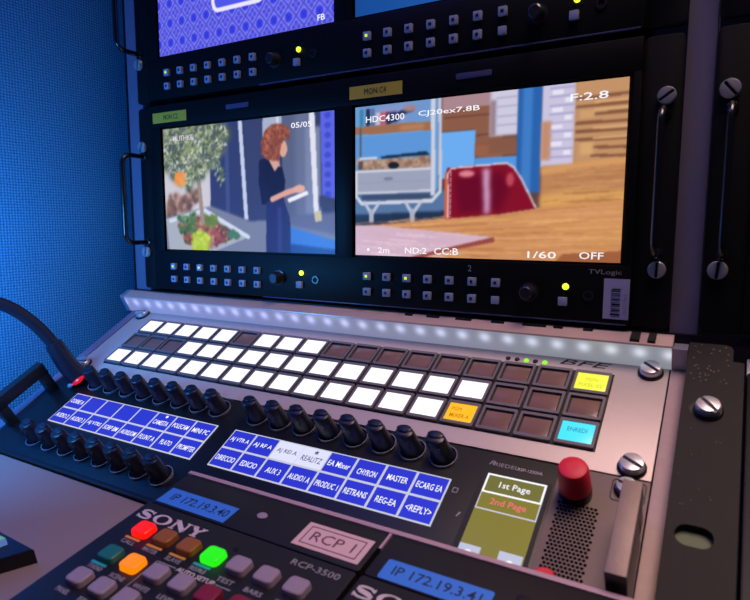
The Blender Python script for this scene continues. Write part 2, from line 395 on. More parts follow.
def pic_studio():
    c = Cv(340, 196, (92, 66, 64)); g = np.random.default_rng(5)
    c.rect(0, 0, .36, .75, (104, 158, 216), .004); c.rect(0, .2, .33, .36, (92, 150, 216), .004)
    c.rect(.02, .0, .36, .13, (112, 150, 206), .004); c.rect(.1, .02, .22, .13, (140, 150, 196), .02)
    for x, col in ((.02, (60, 130, 170)), (.05, (34, 48, 80)), (.07, (90, 110, 160)), (.095, (200, 190, 200)), (.115, (190, 90, 110)), (.135, (150, 60, 84))):
        c.rect(x, .02+.03*(x > .08), x+.018, .135, col, .005)
    c.ell(.17, .09, .03, .035, (28, 40, 84), .006); c.line([(.15, .12), (.2, .07), (.25, .05)], .018, (40, 50, 92), .004); c.ell(.24, .045, .028, .02, (170, 130, 130), .006)
    c.poly([(0, .132), (.33, .136), (.33, .192), (0, .185)], (158, 108, 78), .004)
    c.rect(.2, .15, .3, .18, (186, 130, 92), .01)
    c.rect(.022, .14, .03, .34, (90, 90, 110), .002)
    c.poly([(.37, .0), (.56, .0), (.56, .09), (.37, .10)], (170, 134, 142), .008)
    c.poly([(.37, .08), (.60, .075), (.60, .4), (.506, .377), (.497, .21), (.37, .21)], (140, 92, 72), .004)
    for y in (.13, .25, .31): c.line([(.38, y), (.64, y-.005)], .006, (112, 68, 54), .004)
    c.rect(.365, .215, .5, .5, (108, 172, 240), .003); c.poly([(.5, .385), (.66, .385), (.66, .5), (.5, .5)], (86, 150, 224), .003)
    c.rect(.50, .30, .65, .375, (152, 96, 70), .006)
    c.rect(.553, 0, .652, .26, (206, 202, 224), .008); c.rect(.553, .05, .575, .26, (150, 128, 140), .006)
    for y in (.04, .09, .15, .2): c.line([(.575, y), (.65, y)], .006, (176, 172, 204), .003)
    c.rect(.55, .27, .65, .36, (134, 88, 70), .006)
    c.rect(.65, 0, .732, .60, (42, 98, 172), .003); c.rect(.668, 0, .70, .6, (64, 124, 198), .008)
    c.rect(.732, 0, .84, .46, (202, 196, 222), .004); c.rect(.732, .2, .765, .42, (196, 140, 110), .006)
    for i in range(9): c.line([(.757, .02+.048*i), (.835, .02+.048*i)], .005, (166, 160, 202), .002)
    for i in range(8): c.rect(.765+.04*(i % 2), .03+.048*i, .80+.03*(i % 2), .055+.048*i, (232, 228, 246), .004)
    c.rect(.838, 0, 1.0, .46, (196, 146, 104), .006)
    for i in range(8): c.line([(.845+(.05 if i in (2, 6, 7) else 0), .09+.045*i), (1.0, .085+.047*i)], .010, (132, 88, 62), .003)
    c.rect(.855, .16, .90, .2, (206, 158, 108), .005); c.rect(.86, .33, .9, .4, (214, 166, 112), .008)
    for y in (.115, .16, .255, .31): c.line([(.9, y), (1, y)], .006, (222, 172, 124), .003)
    c.rect(.735, .45, 1.0, .76, (190, 132, 88), .008); c.poly([(.735, .46), (1, .42), (1, .46), (.735, .50)], (214, 154, 96), .006)
    c.poly([(.735, .62), (.85, .59), (1.0, .60), (1, .67), (.735, .69)], (220, 164, 92), .012)
    for i in range(60):
        x0 = g.uniform(.73, .95); y = g.uniform(.47, .67); c.line([(x0, y), (x0+g.uniform(.05, .2), y-.01)], .004, [(170, 112, 74), (208, 152, 104)][i % 2], .002, .5)
    # trolley
    c.rect(0, .57, .4, .8, (86, 116, 160), .01)
    c.poly([(0, .72), (.4, .70), (.4, .76), (.0, .8)], (34, 50, 78), .008)
    c.poly([(.015, .357), (.327, .354), (.328, .429), (.015, .418)], (164, 132, 112), .003); c.blobs([(.015, .357), (.327, .354), (.328, .429), (.015, .418)], 90, .012, [(140, 104, 90), (190, 160, 140)], g)
    c.rect(.015, .36, .035, .42, (96, 76, 80), .004); c.ell(.173, .40, .024, .024, (30, 30, 44), .003)
    c.poly([(.115, .336), (.311, .321), (.325, .345), (.12, .352)], (24, 50, 74), .003); c.rect(.02, .335, .1, .35, (206, 212, 226), .004)
    c.rect(0, .425, .329, .58, (156, 162, 184), .004); c.rect(0, .425, .329, .437, (204, 208, 222), .002); c.rect(0, .50, .329, .508, (150, 156, 180), .003)
    c.ell(.15, .485, .022, .01, (120, 124, 150), .002)
    c.rect(.03, .585, .33, .62, (60, 74, 104), .006)
    c.line([(.006, .44), (.006, .60), (.03, .645), (.335, .635), (.368, .58), (.368, .5)], .013, (206, 210, 224), .002)
    c.line([(.0, .575), (.33, .57)], .008, (198, 202, 218), .002)
    for x in (.075, .255):
        c.line([(x-.03, .64), (x, .72), (x+.035, .64)], .013, (190, 194, 212), .002); c.line([(x, .70), (x+.0, .76)], .02, (170, 176, 198), .003)
    c.poly([(.327, 0), (.344, 0), (.347, .60), (.330, .60)], (206, 206, 222), .002); c.poly([(.356, 0), (.368, 0), (.375, .55), (.361, .55)], (196, 198, 218), .002)
    # desk top and chair
    c.poly([(.0, .80), (.15, .785), (.393, .747), (.598, .722), (.72, .692), (1, .651), (1, 1.02), (0, 1.02)], (208, 146, 92), .003)
    for i in range(170):
        x0 = g.uniform(-.1, .9); t = g.uniform(0, 1); y = .76+.24*t-.11*x0*(1-t*.7)+.02
        c.line([(x0, y), (x0+g.uniform(.08, .35), y-.028*(1-t))], .005, [(178, 116, 76), (232, 178, 118), (196, 132, 96), (222, 160, 112)][i % 4], .002, .45)
    c.poly([(.82, .955), (1, .93), (1, 1.02), (.78, 1.02)], (160, 96, 60), .004)
    c.poly([(.392, .75), (.388, .47), (.396, .434), (.42, .432), (.5, .43), (.616, .424), (.640, .45), (.66, .50), (.70, .63), (.722, .692), (.6, .722)], (132, 16, 40), .002)
    c.poly([(.386, .75), (.386, .47), (.397, .45), (.402, .75)], (206, 96, 70), .002)
    c.poly([(.42, .49), (.6, .47), (.63, .56), (.6, .7), (.44, .72)], (104, 8, 38), .02)
    c.poly([(.53, .45), (.555, .45), (.56, .72), (.54, .725)], (214, 170, 206), .012); c.ell(.47, .475, .03, .02, (222, 132, 146), .008); c.ell(.63, .52, .014, .04, (190, 70, 90), .008)
    c.line([(.401, .745), (.398, .47), (.41, .438), (.616, .422), (.642, .45), (.67, .52), (.722, .69)], .0055, (232, 214, 214), .001)
    for i in range(24): c.ell(.409, .46+i*.012, .0025, .003, (236, 222, 222))
    # the nearer slab
    c.poly([(0, .797), (.128, .797), (.576, .863), (.3, .975), (.22, 1.02), (0, 1.02)], (212, 178, 196), .002)
    for i in range(60):
        x0 = g.uniform(0, .35); y = g.uniform(.83, 1); c.line([(x0, y), (x0+.12, y+.012)], .004, [(206, 168, 190), (236, 208, 222)][i % 2], .003, .5)
    c.poly([(.576, .863), (.581, .893), (.40, .955), (.26, 1.02), (.2, 1.02), (.35, .955)], (150, 72, 72), .002)
    c.a = np.stack([c.blur(c.a[..., i], .003) for i in range(3)], -1)
    return c
def pic_tiles(phase=0):        # blue tile pattern with an empty rounded frame
    c = Cv(330, 190, (108, 108, 234)); X = c.x*196.1; Y = c.y*112.7
    def lat(ox, oy): return np.abs(((X-ox+7.6) % 15.2)-7.6), np.abs(((Y-oy+8.5) % 17)-8.5)
    dx, dy = lat(0, 0); d = dx/7.6+dy/8.5
    c.put(np.abs(d-1) < .12, (74, 74, 204), .9, .002); c.put(np.abs(d-.72) < .05, (146, 146, 246), .8, .001)
    ex, ey = lat(7.6, 8.5); e = ex/7.6+ey/8.5
    c.put(np.abs(e-.72) < .05, (146, 146, 246), .8, .001)
    par = (np.floor((X+7.6)/15.2)+np.floor((Y+11)/22)) % 3
    c.put(((dx/3.7)**2+(dy/3.9)**2 < 1), (58, 66, 228), .95, .002)
    c.put(((dx/3.2)**2+(dy/3.4)**2 < 1) & (((dx*1.2-dy) ** 2) < .6), (40, 44, 200), .7, .001)
    for ax, ay in ((0, 3.2), (2.7, 0)): c.put(((ex-ax)/1.7)**2+((ey-ay)/1.7)**2 < 1, (72, 74, 214), .9, .001)
    # rounded frame, its lower part showing above the cropped edge
    fx0, fx1, fy1 = 68, 128, 85.5; r = 8
    qx = np.maximum(np.maximum(fx0+r-X, X-(fx1-r)), 0); qy = np.maximum(Y-(fy1-r), 0); q = np.sqrt(qx**2+qy**2)-r
    ins = (q < 0) & (X > fx0) & (X < fx1) & (Y > 25)
    c.put(ins, (236, 232, 252), 1, .001)
    ins2 = (q < -3.6) & (X > fx0) & (X < fx1) & (Y > 25); c.put(ins2, (78, 86, 232), 1, .001)
    return c
def pic_blue():
    c = Cv(60, 36, (30, 96, 190)); c.a[..., 0] = 22+24*c.x; c.a[..., 1] = 74+30*c.x; c.a[..., 2] = 150+40*c.x
    return c
M['picture'] = None
def picture_mat(k=1.0):
    m = bpy.data.materials.new('lit screen picture'); m.use_nodes = True; nt = m.node_tree; b = nt.nodes['Principled BSDF']
    at = nt.nodes.new('ShaderNodeAttribute'); at.attribute_name = 'picture'
    nt.links.new(at.outputs['Color'], b.inputs['Emission Color']); b.inputs['Emission Strength'].default_value = k
    b.inputs['Base Color'].default_value = (.004, .004, .005, 1); b.inputs['Roughness'].default_value = .3; b.inputs['Specular IOR Level'].default_value = .25
    return m
M['picture'] = picture_mat()
def screen(c, x0, x1, y0, y1, z, parent):
    W, H = c.W, c.H
    gx, gy = np.meshgrid(np.linspace(x0, x1, W), np.linspace(y1, y0, H))
    co = np.stack([gx, gy, np.full_like(gx, z)], -1).reshape(-1, 3)
    org = np.array([(x0+x1)/2, (y0+y1)/2, z]); co = (co-org)*S
    idx = np.arange(W*H).reshape(H, W)
    f = np.stack([idx[1:, :-1], idx[1:, 1:], idx[:-1, 1:], idx[:-1, :-1]], -1).reshape(-1, 4)
    me = bpy.data.meshes.new('screen'); me.vertices.add(W*H); me.vertices.foreach_set('co', co.ravel())
    me.loops.add(f.size); me.loops.foreach_set('vertex_index', f.ravel().astype(np.int32))
    me.polygons.add(len(f)); me.polygons.foreach_set('loop_start', np.arange(0, f.size, 4, dtype=np.int32))
    me.update(calc_edges=True)
    a = np.clip(c.a/255, 0, 1); a = np.where(a <= .04045, a/12.92, ((a+.055)/1.055)**2.4)
    at = me.color_attributes.new('picture', 'FLOAT_COLOR', 'POINT')
    at.data.foreach_set('color', np.concatenate([a.reshape(-1, 3), np.ones((W*H, 1))], 1).astype(np.float32).ravel())
    me.materials.append(M['picture'])
    o = bpy.data.objects.new('screen', me); C.objects.link(o); o.location = org*S; o.parent = parent
    return o

# ------------------------------------------------------------------ the room
def quad(name, vs, m):
    bm = B(); bm.faces.new([bm.verts.new(v) for v in vs]); return struct(obj(name, bm, m, smooth=False))
bm = box(B(), -318, -300, -1100, 500, -600, 900); struct(obj('wall_left', bm, M['weave'], smooth=False))
bm = box(B(), -318, 900, 500, 520, -600, 900); struct(obj('wall_back', bm, M['darkwall'], smooth=False))
bm = box(B(), -318, 900, -1100, 520, -620, -600); struct(obj('floor', bm, M['floor'], smooth=False))

# ------------------------------------------------------------------ rack posts
def post(x0, x1, label):
    t = thing('rack_post', label, 'rack post', ((x0+x1)/2, 7.2, -600))
    w = (x1-x0)/2
    bm = box(B(), -w, w, 0, 30, 0, 1300, .6); obj('upright', bm, M['post'], t)
    if x0 < 0: obj('gap_shade', box(B(), -w-6, -w-.2, 2, 40, 0, 1300), M['dark_edge'], t)  # dark strip put in for the shadow in the gap by the wall
    return t
post(-257, -236, 'violet grey upright rack post between the blue wall and the monitors')
post(239.5, 255, 'violet grey upright rack post right of the monitors, between the two racks')

# ------------------------------------------------------------------ monitor units
def mon_button(parent, x, y, dot):
    bm = box(B(), x-2.9, x+2.9, y-2.9, y+2.9, 5, 8, .4)
    box(bm, x-1.0, x+1.0, y-1.0, y+1.0, 7.95, 8.25, 0, 1)
    return obj('button', bm, [M['mon_button'], E_['led_soft'] if dot else M['mon_button_dark']], parent, loc=(x, y, 5))
def monitor(z0, label, left, right, lit, dz=0):
    """z0: height of the lower edge; local y up, local z out of the rack"""
    t = thing('rack_monitor', label, 'monitor', (0, 4.5, z0), 90)
    def Y(z): return z+29          # measured on the lower unit, whose lower edge is at -29
    H = 176.5
    bm = box(B(), -219, 217, 1.5, H-1, -40, 1); 
    obj('chassis', bm, M['monitor_black'], t)
    # bezel with two openings
    bm = B(); xs = [-219, -204, -3.5, 11.5, 212.5, 217]; y0, y1 = Y(10), Y(126)
    box(bm, -219, 217, 1.5, y0, 1, 5, .8); box(bm, -219, 217, y1, H-1, 1, 5, .8)
    for a, b in ((-219, -204), (-3.5, 11.5), (212.5, 217)): box(bm, a, b, y0-.5, y1+.5, 1, 5, .3)
    obj('bezel', bm, M['monitor_black'], t)
    for s in (-1, 1):
        x0, x1 = (-238, -219) if s < 0 else (217, 239)
        bm = prism(B(), rr(x0, x1, .8, H-1.2, 3.5), -2, 1.2, .5); obj('mounting_ear', bm, M['ear_black'], t)
    for cx in (-201.8, 13.9):
        sc = screen(left if cx < 0 else right, cx, cx+196.1, Y(11.5), Y(124.2), 3.4, t)
        yield_ = sc
        if cx < 0: scl = sc
        else: scr = sc
        bx = -190 if cx < 0 else 26.2
        for i in range(7):
            for j, yy in enumerate((-4.6, -16.7)):
                if i == 6 and j == 1 and cx > 0:
                    bm = box(B(), bx+i*17.35-2.6, bx+i*17.35+2.6, Y(yy)-2.6, Y(yy)+2.6, 5, 8, .4)
                    o = obj('button', bm, M['mon_button'], t, loc=(bx+i*17.35, Y(yy), 5)); o['label'] = 'plain grey button without a dark centre'
                else: mon_button(t, bx+i*17.35, Y(yy), (i, j) in lit)
        kx = -62.8 if cx < 0 else 153.2
        bm = lathe(B(), kx, Y(-9.9), [(6.6, 5), (6.6, 5.6), (5.2, 5.8), (5, 9), (4.4, 12.6), (3.6, 13.2)])
        obj('rotary_knob', bm, M['dark_knob'], t, loc=(kx, Y(-9.9), 5))
        bm = lathe(B(), kx+24.3, Y(-4.9), [(2.1, 5), (2.0, 5.9), (1.2, 6.8)], n=16)
        o = obj('status_light', bm, E_['led'], t, loc=(kx+24.3, Y(-4.9), 5)); o['label'] = 'glowing yellow-green status light'
        bm = box(B(), kx+20.2, kx+25.8, Y(-17.4), Y(-11.9), 5, 7.8, .4); obj('power_button', bm, M['mon_button'], t, loc=(kx+23, Y(-15), 5))
        bm = ringwall(B(), circ(kx+38.8, Y(-10), 3.4), circ(kx+38.8, Y(-10), 2), 5, 6); lathe(bm, kx+38.8, Y(-10), [(2, 4.9), (2, 5.1)], mi=1)
        obj('headphone_jack', bm, [M['dark_knob'], M['screw_dark']], t, loc=(kx+38.8, Y(-10), 5))
        tx = -105.5 if cx < 0 else 110.4
        bm = prism(B(), rr(tx-13, tx+13, Y(134.8), Y(138.8), .8), 4.9, 5.6, .2); obj('tally_lamp', bm, M['tally'], t, loc=(tx, Y(137), 5))
    o = obj('lower_edge_highlight', box(B(), -80, 215, 1.2, 2.1, 3.6, 5.3, .1), M['tally'], t); o['label'] = 'thin painted highlight along the lower edge'  # glint on the bezel's lower edge, put in as a lighter strip
    for x, ys in ((-232, (Y(8), Y(109.5))), (231, (Y(8), Y(111)))):
        for k, yy in enumerate(ys): screw(t, x, yy, 1.2, 5.2, 4.2, ang=[88, 35][k] if x > 0 else [80, 70][k], washer=False)
        handle_rod(t, x, Y(17.5), Y(101), 27, r=1.9 if x > 0 else 2.3, base=1.2)
    return t, scl, scr, Y
LIT = {(0, 0), (2, 0)}
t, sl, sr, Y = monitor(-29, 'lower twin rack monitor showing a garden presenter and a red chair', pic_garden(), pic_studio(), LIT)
def osd(s, par, a, b, w, h=3.6, m='osd'):      # a, b = centre as a fraction of the picture
    return text(s, (a-.5)*196.1, (.5-b)*112.7, .15, w, h, E_[m], par, 'caption', th=.1, bold=.006)
osd('05/05', sl, .835, .075, 21, 4.4); osd('MUTHKE', sl, .135, .085, 26, 4.6, 'osd_dim')
osd('HDC4300', sr, .133, .088, 33, 4.6); osd('CJ20ex7.8B', sr, .395, .086, 47, 4.6); osd('F:2.8', sr, .882, .08, 23, 4.6)
osd('•', sr, .06, .96, 2.4, 2.4); osd('2m', sr, .13, .962, 10, 4.2); osd('ND:2', sr, .27, .96, 18, 4.6); osd('CC:B', sr, .395, .96, 19, 5)
osd('1/60', sr, .748, .966, 19, 4.6); osd('OFF', sr, .91, .964, 15, 4.6)
for x0, x1, s in ((-213, -168, 'MON C2'), (9.7, 55.3, 'MON C4')):
    bm = box(B(), x0, x1, Y(130), Y(139.4), 5, 5.3); o = obj('label_tape', bm, M['paper_yellow'], t, loc=((x0+x1)/2, Y(134.5), 5)); o['label'] = 'yellow label tape'
    text(s, 0 if x0 > 0 else 2, .2, .35, 19, 4.4, M['ink'], o, th=.1)
bm = box(B(), 201.3, 216.6, Y(-24), Y(1.6), 5, 5.25)
o = obj('barcode_sticker', bm, M['sticker'], t, loc=(209, Y(-11), 5)); o['label'] = 'pale sticker with an upright barcode'
bm = B(); yy = -23+11.0
seq = [.6, 2.1, .6, 1.4, .5, .7, 1.9, .5, .6, .7, .5, .6, .5, .7, 1.2, 1.3]
yb = -11.5
for i, w_ in enumerate(seq):
    box(bm, -3.4+(.6 if i % 3 == 0 else 0), 2.4, yb, yb+w_*.62, .25, .35); yb += w_*.62+[.5, .9, .4][i % 3]
obj('barcode', bm, M['ink'], o, smooth=False)
text('0001965', 5.2, -3, .25, 13, 2, M['grey_print'], o, 'lettering', rot=90, th=.1)
text('TVLogic', 201.5, Y(5.2), 5, 20, 3.8, M['grey_print'], t, 'brand_lettering', th=.15)
text('2', 110.5, Y(4.6), 5, 2.6, 4.4, M['grey_print'], t, 'lettering', th=.1)
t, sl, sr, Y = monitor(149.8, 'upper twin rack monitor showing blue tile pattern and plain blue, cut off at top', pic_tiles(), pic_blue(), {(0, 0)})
osd('FB', sl, .94, .953, 7, 4.4, 'osd')

# ------------------------------------------------------------------ the neighbouring rack on the right
def blank(z0, label):
    t = thing('blank_rack_unit', label, 'rack unit', (255.5, 4.5, z0), 90, None)
    H = 176.5
    obj('mounting_ear', prism(B(), rr(0, 24, .8, H-1.2, 3.5), -2, 1.2, .5), M['ear_black'], t)
    obj('face_plate', box(B(), 22, 230, 1, H-1, -3, 3.2, .8), M['ear_black'], t)
    for yy, a in ((38, 85), (140.5, 130)): screw(t, 7.8, yy, 1.2, 5.4, 4.2, ang=a, washer=False)
    handle_rod(t, 9.4, 46.5, 130, 23, r=1.9, base=1.2)
    return t
blank(-29, 'black blank rack unit with a handle beside the lower monitor, right rack')
blank(149.8, 'black rack unit beside the upper monitor, top right corner')

# ------------------------------------------------------------------ LED light bar
t = thing('led_light_bar', 'long glowing white led light bar under the lower monitor', 'light bar', (0, 0, 0))
def yz_bar(bm, x0, x1, prof, mi=0):
    a = [bm.verts.new((x0, y, z)) for y, z in prof]; b = [bm.verts.new((x1, y, z)) for y, z in prof]; n = len(prof)
    bm.faces.new(a); bm.faces.new(list(reversed(b)))
    for i in range(n): bm.faces.new((a[i], b[i], b[(i+1) % n], a[(i+1) % n]))
    bmesh.ops.recalc_face_normals(bm, faces=bm.faces)
    return bm
obj('housing', yz_bar(B(), -260, 243, [(3, -31.5), (-.5, -31.8), (-9, -36.6), (-9.2, -37.6), (-7.2, -38.6), (.6, -52.6), (3, -52.6)]), M['ledge'], t, smooth=False)
obj('light_cover', yz_bar(B(), -257, 242.5, [(-7.0, -38.0), (-8.8, -37.9), (-1.6, -52.3), (.4, -52.5)]), M['diffuser'], t, smooth=False)
obj('end_cap', yz_bar(B(), -262, -257.2, [(3, -31.2), (-.5, -31.5), (-9.6, -36.4), (-9.8, -38), (-2.4, -52.6), (3, -52.8)]), M['housing'], t, smooth=False)
obj('end_cap', yz_bar(B(), 243.4, 251.2, [(3, -36.4), (-8.6, -37.2), (-9, -38), (-2.4, -52.4), (3, -52.6)]), M['housing'], t, smooth=False)
o = struct(obj('trim_1', box(B(), -255, 420, 3.5, 30, -35.6, -30.6, .3), M['dark_edge'], smooth=False))
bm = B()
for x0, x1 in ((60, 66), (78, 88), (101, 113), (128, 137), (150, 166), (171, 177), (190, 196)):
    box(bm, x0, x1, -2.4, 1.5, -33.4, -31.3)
obj('ledge_dark_block', bm, M['screw_dark'], t, smooth=False)  # row of small dark blocks along the back of the ledge
bm = box(B(), 219, 224.5, -8.0, 1, -34.4, -31.2); box(bm, 229, 233.5, -8.0, 1, -34.4, -31.2)
for v in bm.verts: v.co.z += 0.0 if v.co.y > 0 else -3.2
obj('ledge_gap', bm, M['screw_dark'], t, smooth=False)
lt = thing('ledge_plate', 'pale pinkish ledge strip under the right rack beside the gritty plate', 'ledge', (340, 10, -42))
obj('ledge_top', box(B(), -57, 80, -12, 20, -1, 4, .3), M['ledge'], lt)

# ------------------------------------------------------------------ console side rails
def crail(x0, x1, v0, v1, label, m, h=.4):
    t = thing('console_rail', label, 'rail', con((x0+x1)/2, v1), TH)
    w = (x1-x0)/2; obj('rail_profile', box(B(), -w, w, 0, v1-v0, -9, h, .5), m, t)
crail(242.6, 251.2, -.5, 420, 'pinkish grey side rail along the right edge of the sloping console', M['rail'])
crail(-252.5, -242.4, -1, 186, 'dark narrow side rail along the left edge of the console by the blue wall', M['post'])

# ------------------------------------------------------------------ key panel (upper console panel)
kp = thing('router_key_panel', 'light grey sloping panel with three rows of glowing square keys', 'control panel', con(0, 88.5), TH)
def ky(v): return 88.5-v
obj('face_plate', box(B(), -241.3, 241.8, .3, 88.2, -3, 0, .4), M['panel_grey'], kp)
KX0, KX1, KV0, KV1 = -213.1, 212.0, 12.2, 75.9
obj('key_bed', box(B(), KX0, KX1, ky(KV1), ky(KV0), -1, .35), M['matrix_black'], kp, smooth=False)
PW, PH = (KX1-KX0)/18, (KV1-KV0)/3
rows = ['WWWWW0WWW00000000Y', '000WWWWWWWWWWWW000', 'WWWWWWWWWWWWWWO00C']
def key(c, r):
    k = rows[r][c]; cx = KX0+PW*(c+.5); cy = ky(KV0+PH*(r+.5))
    fr = ringwall(B(), rr(-10.9, 10.9, -9.7, 9.7, .9, 2), rr(-9.3, 9.3, -7.5, 7.5, .5, 2), .3, 2.3)
    box(fr, -9.6, 9.6, -7.8, 7.8, .3, .7, 0, 1)
    f = obj('key', fr, [M['key_frame'], M['key_well']], kp); f.location = (cx*S, cy*S, 0)
    m = {'W': E_['white'], '0': M['key_off'], 'Y': E_['yellow'], 'O': E_['orange'], 'C': E_['cyan']}[k]
    if k == '0': w = obj('key_window', box(B(), -8.2, 8.2, -6.7, 6.2, .7, 1.3, .2), m, f)
    else: w = obj('key_window', box(B(), -9.2, 9.2, -7.4, 7.4, .7, 2.0, .2), m, f)
    if k != '0': f['label'] = {'W': 'key lit white', 'Y': 'key lit yellow', 'O': 'key lit orange', 'C': 'key lit cyan'}[k]
    if k == 'O':
        text('PGM', -3.4, 2.6, 2.02, 6.4, 3, E_['orange_print'], f); text('MIXER A', .2, -3, 2.02, 13, 3.2, E_['orange_print'], f)
    if k == 'C': text('ENREDI', 0, 1.6, 2.02, 11, 3.2, E_['cyan_print'], f)
    if k == 'Y':
        text('MON', 0, 2, 2.02, 7, 2.8, E_['yellow_print'], f); text('PIXEL 02', 0, -3.2, 2.02, 14, 2.8, E_['yellow_print'], f)
for r in range(3):
    for c in range(18): key(c, r)
for i, x in enumerate((142.8, 149, 155.3, 161.4, 167.7)):
    g = i in (2, 4); o = obj('indicator_lamp', lathe(B(), x, ky(8.1), [(1.7, 0), (1.6, .6), (1, 1)], n=16), E_['green'] if g else M['screw_dark'], kp, loc=(x, ky(8.1), 0))
    if g: o['label'] = 'indicator lamp lit green'
text('BFE', 193, ky(4.8), 0.02, 32, 5, M['ink'], kp, 'brand_lettering', shear=.3)
for x, v, a in ((-232.5, 6.35, 10), (-232.5, 82.5, 10), (231.8, 6.35, -38), (231.8, 82, -28)):
    screw(kp, x, ky(v), 0, 6.2, 5.6, a)

# ------------------------------------------------------------------ intercom panel
ic = thing('intercom_panel', 'black sloping intercom panel with blue name displays and lever keys', 'intercom panel', con(0, 183), TH)
def iy(v): return 183-v
obj('face_plate', box(B(), -241.3, 197, iy(180.5), iy(89.3), -3, 0, .5), M['intercom_black'], ic)
obj('side_plate', prism(B(), [(197, iy(180.5)), (241.8, iy(180.5)), (241.8, iy(89.3)), (197, iy(89.3))], -3, 0), M['intercom_metal'], ic)
obj('lower_lip', box(B(), -247, 236, iy(183.5), iy(180.3), -3, 2.2, .6), M['dark_edge'], ic)
obj('ear_pocket_outline', ringwall(B(), rr(224, 240.5, iy(104.5), iy(90.6), 2.4, 3), rr(224.6, 239.9, iy(103.9), iy(91.2), 1.8, 3), 0, .2), M['dark_edge'], ic)
def display(x0, names, lit, cols=8):
    W = 163.1; v0, v1 = 114.2, 146.0
    d = obj('name_display', box(B(), x0, x0+W, iy(v1), iy(v0), 0, .5), E_['lcd_line'], ic, smooth=False, loc=(x0+W/2, iy(130.1), 0))
    cw, ch = W/8, (v1-v0)/2
    for r in range(2):
        for c in range(8):
            on = (c, r) in lit
            bm = box(B(), -cw/2+(.8 if not on else .25), cw/2-(.8 if not on else .25), -ch/2+.8, ch/2-.8, .5, .62)
            s = obj('name_field', bm, E_['lcd_white'] if on else E_['lcd_blue'], d, smooth=False)
            s.location = ((-W/2+cw*(c+.5))*S, ((v1-v0)/2-ch*(r+.5))*S, 0)
            n = names[r][c]
            if n:
                bright = E_['lcd_ink'] if on else E_['lcd_text']
                text(n, (-W/2+cw*(c+.5)), ((v1-v0)/2-ch*(r+.5))-.3-(1 if (c, r) in ((5, 0), (3, 0)) else 0), .64, min(16, 2.15*len(n)+.4), 4.2, bright, d, 'name_lettering', th=.06)
    return d
dl = display(-201.2, [['CORRE A', '', '', '', '', 'CAMESTA', 'POLECAM', 'MINI PC'], ['AUDIO 2', 'AUDIO 3', 'AJ VTRS', 'SORP BM', 'AUXILIOM', 'FLUNT A', 'PLATO', 'PROMPTER']], set())
dr = display(-21.4, [['AJ VTR A', 'AJ RF A', 'AJ REI A', 'REALITZ', 'EA Mixer', 'CHYRON', 'MASTER', 'ECARG EA'], ['DIRECCIO', 'EDICIO', 'AUX 3', 'AUDIO1 A', 'PRODUC 1', 'RETRANS', 'REG-EA', '<REPLY>']], {(2, 0), (3, 0)})
obj('marker_dot', lathe(B(), 31.5, 13, [(1.2, .62), (1.2, .7)], n=14), E_['lcd_text'], dl)
star = [((2.1 if i % 2 == 0 else .85)*math.sin(i*math.pi/5)-9.4, (2.1 if i % 2 == 0 else .85)*math.cos(i*math.pi/5)+12.3) for i in range(9, -1, -1)]
obj('marker_star', prism(B(), star, .62, .7), E_['lcd_ink'], dr, smooth=False)
def lever(x, v, ang=0):
    bm = B(); y = iy(v)
    # clear ring round the base, then a paddle that leans to the upper left with a scooped front
    ringwall(bm, circ(0, -1, 8.5, 32), circ(0, -1, 7.8, 32), 0, 1.6, 1)
    t_ = B()
    lathe(t_, 0, 0, [(7.2, 0), (7.2, 1.5), (6.9, 5), (6.4, 10), (6.2, 13.4), (5.7, 14.9), (4.6, 15.6)], n=30, kx=1, ky=.84)
    lathe(t_, 0, 1.6, [(4.9, 8), (5.2, 15), (4.8, 16.2), (3.8, 16.6)], n=24, ky=.6)
    box(t_, -3.6, 3.6, -5.2, -4.2, 7, 11.6, .4)
    for v_ in t_.verts: v_.co.x -= v_.co.z*.2; v_.co.y += v_.co.z*.06-1
    merge(bm, t_)
    o = obj('lever_key', bm, [M['lever'], M['ring']], ic); o.location = (x*S, y*S, 0); o.rotation_euler = (0, 0, R_(ang))
for i in range(8):
    lever(-191+20.39*i, 99.2); lever(-11.2+20.37*i, 99.2); lever(-191+20.39*i, 162.5)
# colour screen
sc = obj('touch_screen', box(B(), 157, 195.5, iy(180), iy(103), 0, .6), M['screw_dark'], ic, smooth=False, loc=(176, iy(130), 0))
def spart(name, x0, x1, v0, v1, m, z=.62):
    return obj(name, box(B(), x0-176, x1-176, iy(v1)-iy(130), iy(v0)-iy(130), z-.1, z), m, sc, smooth=False)
spart('screen_area', 160.4, 193.3, 104.6, 160, E_['olive'], .75)
a = spart('menu_frame', 160.6, 193.3, 104.8, 117.6, E_['lcd_text'], .8); spart('menu_row', 161.7, 192.2, 105.9, 116.5, E_['olive2'], .84)
spart('menu_line', 160.6, 193.3, 127.6, 128.4, E_['lcd_line'], .8); spart('menu_line', 160.6, 161.1, 117, 128, E_['lcd_line'], .8); spart('menu_line', 192.7, 193.3, 117, 128, E_['lcd_line'], .8)
spart('soft_key', 160.4, 171.6, 150, 160, E_['screen_grey'], .8); spart('soft_key', 180.8, 192.6, 148.8, 160, E_['screen_grey'], .8)
text('1st Page', 1.4, iy(111.6)-iy(130), .86, 17, 5, E_['lcd_text'], sc, 'screen_lettering', th=.06)
text('2nd Page', 1.0, iy(122.8)-iy(130), .86, 19.5, 5, E_['pink_text'], sc, 'screen_lettering', th=.06)
obj('soft_key_symbol', ringwall(B(), circ(-10.2, iy(155)-iy(130), 2.2), circ(-10.2, iy(155)-iy(130), 1.4), .8, .86), E_['lcd_text'], sc)
obj('soft_key_symbol', prism(B(), circ(11, iy(154.6)-iy(130), 2.0, 12), .8, .86), E_['lcd_text'], sc)
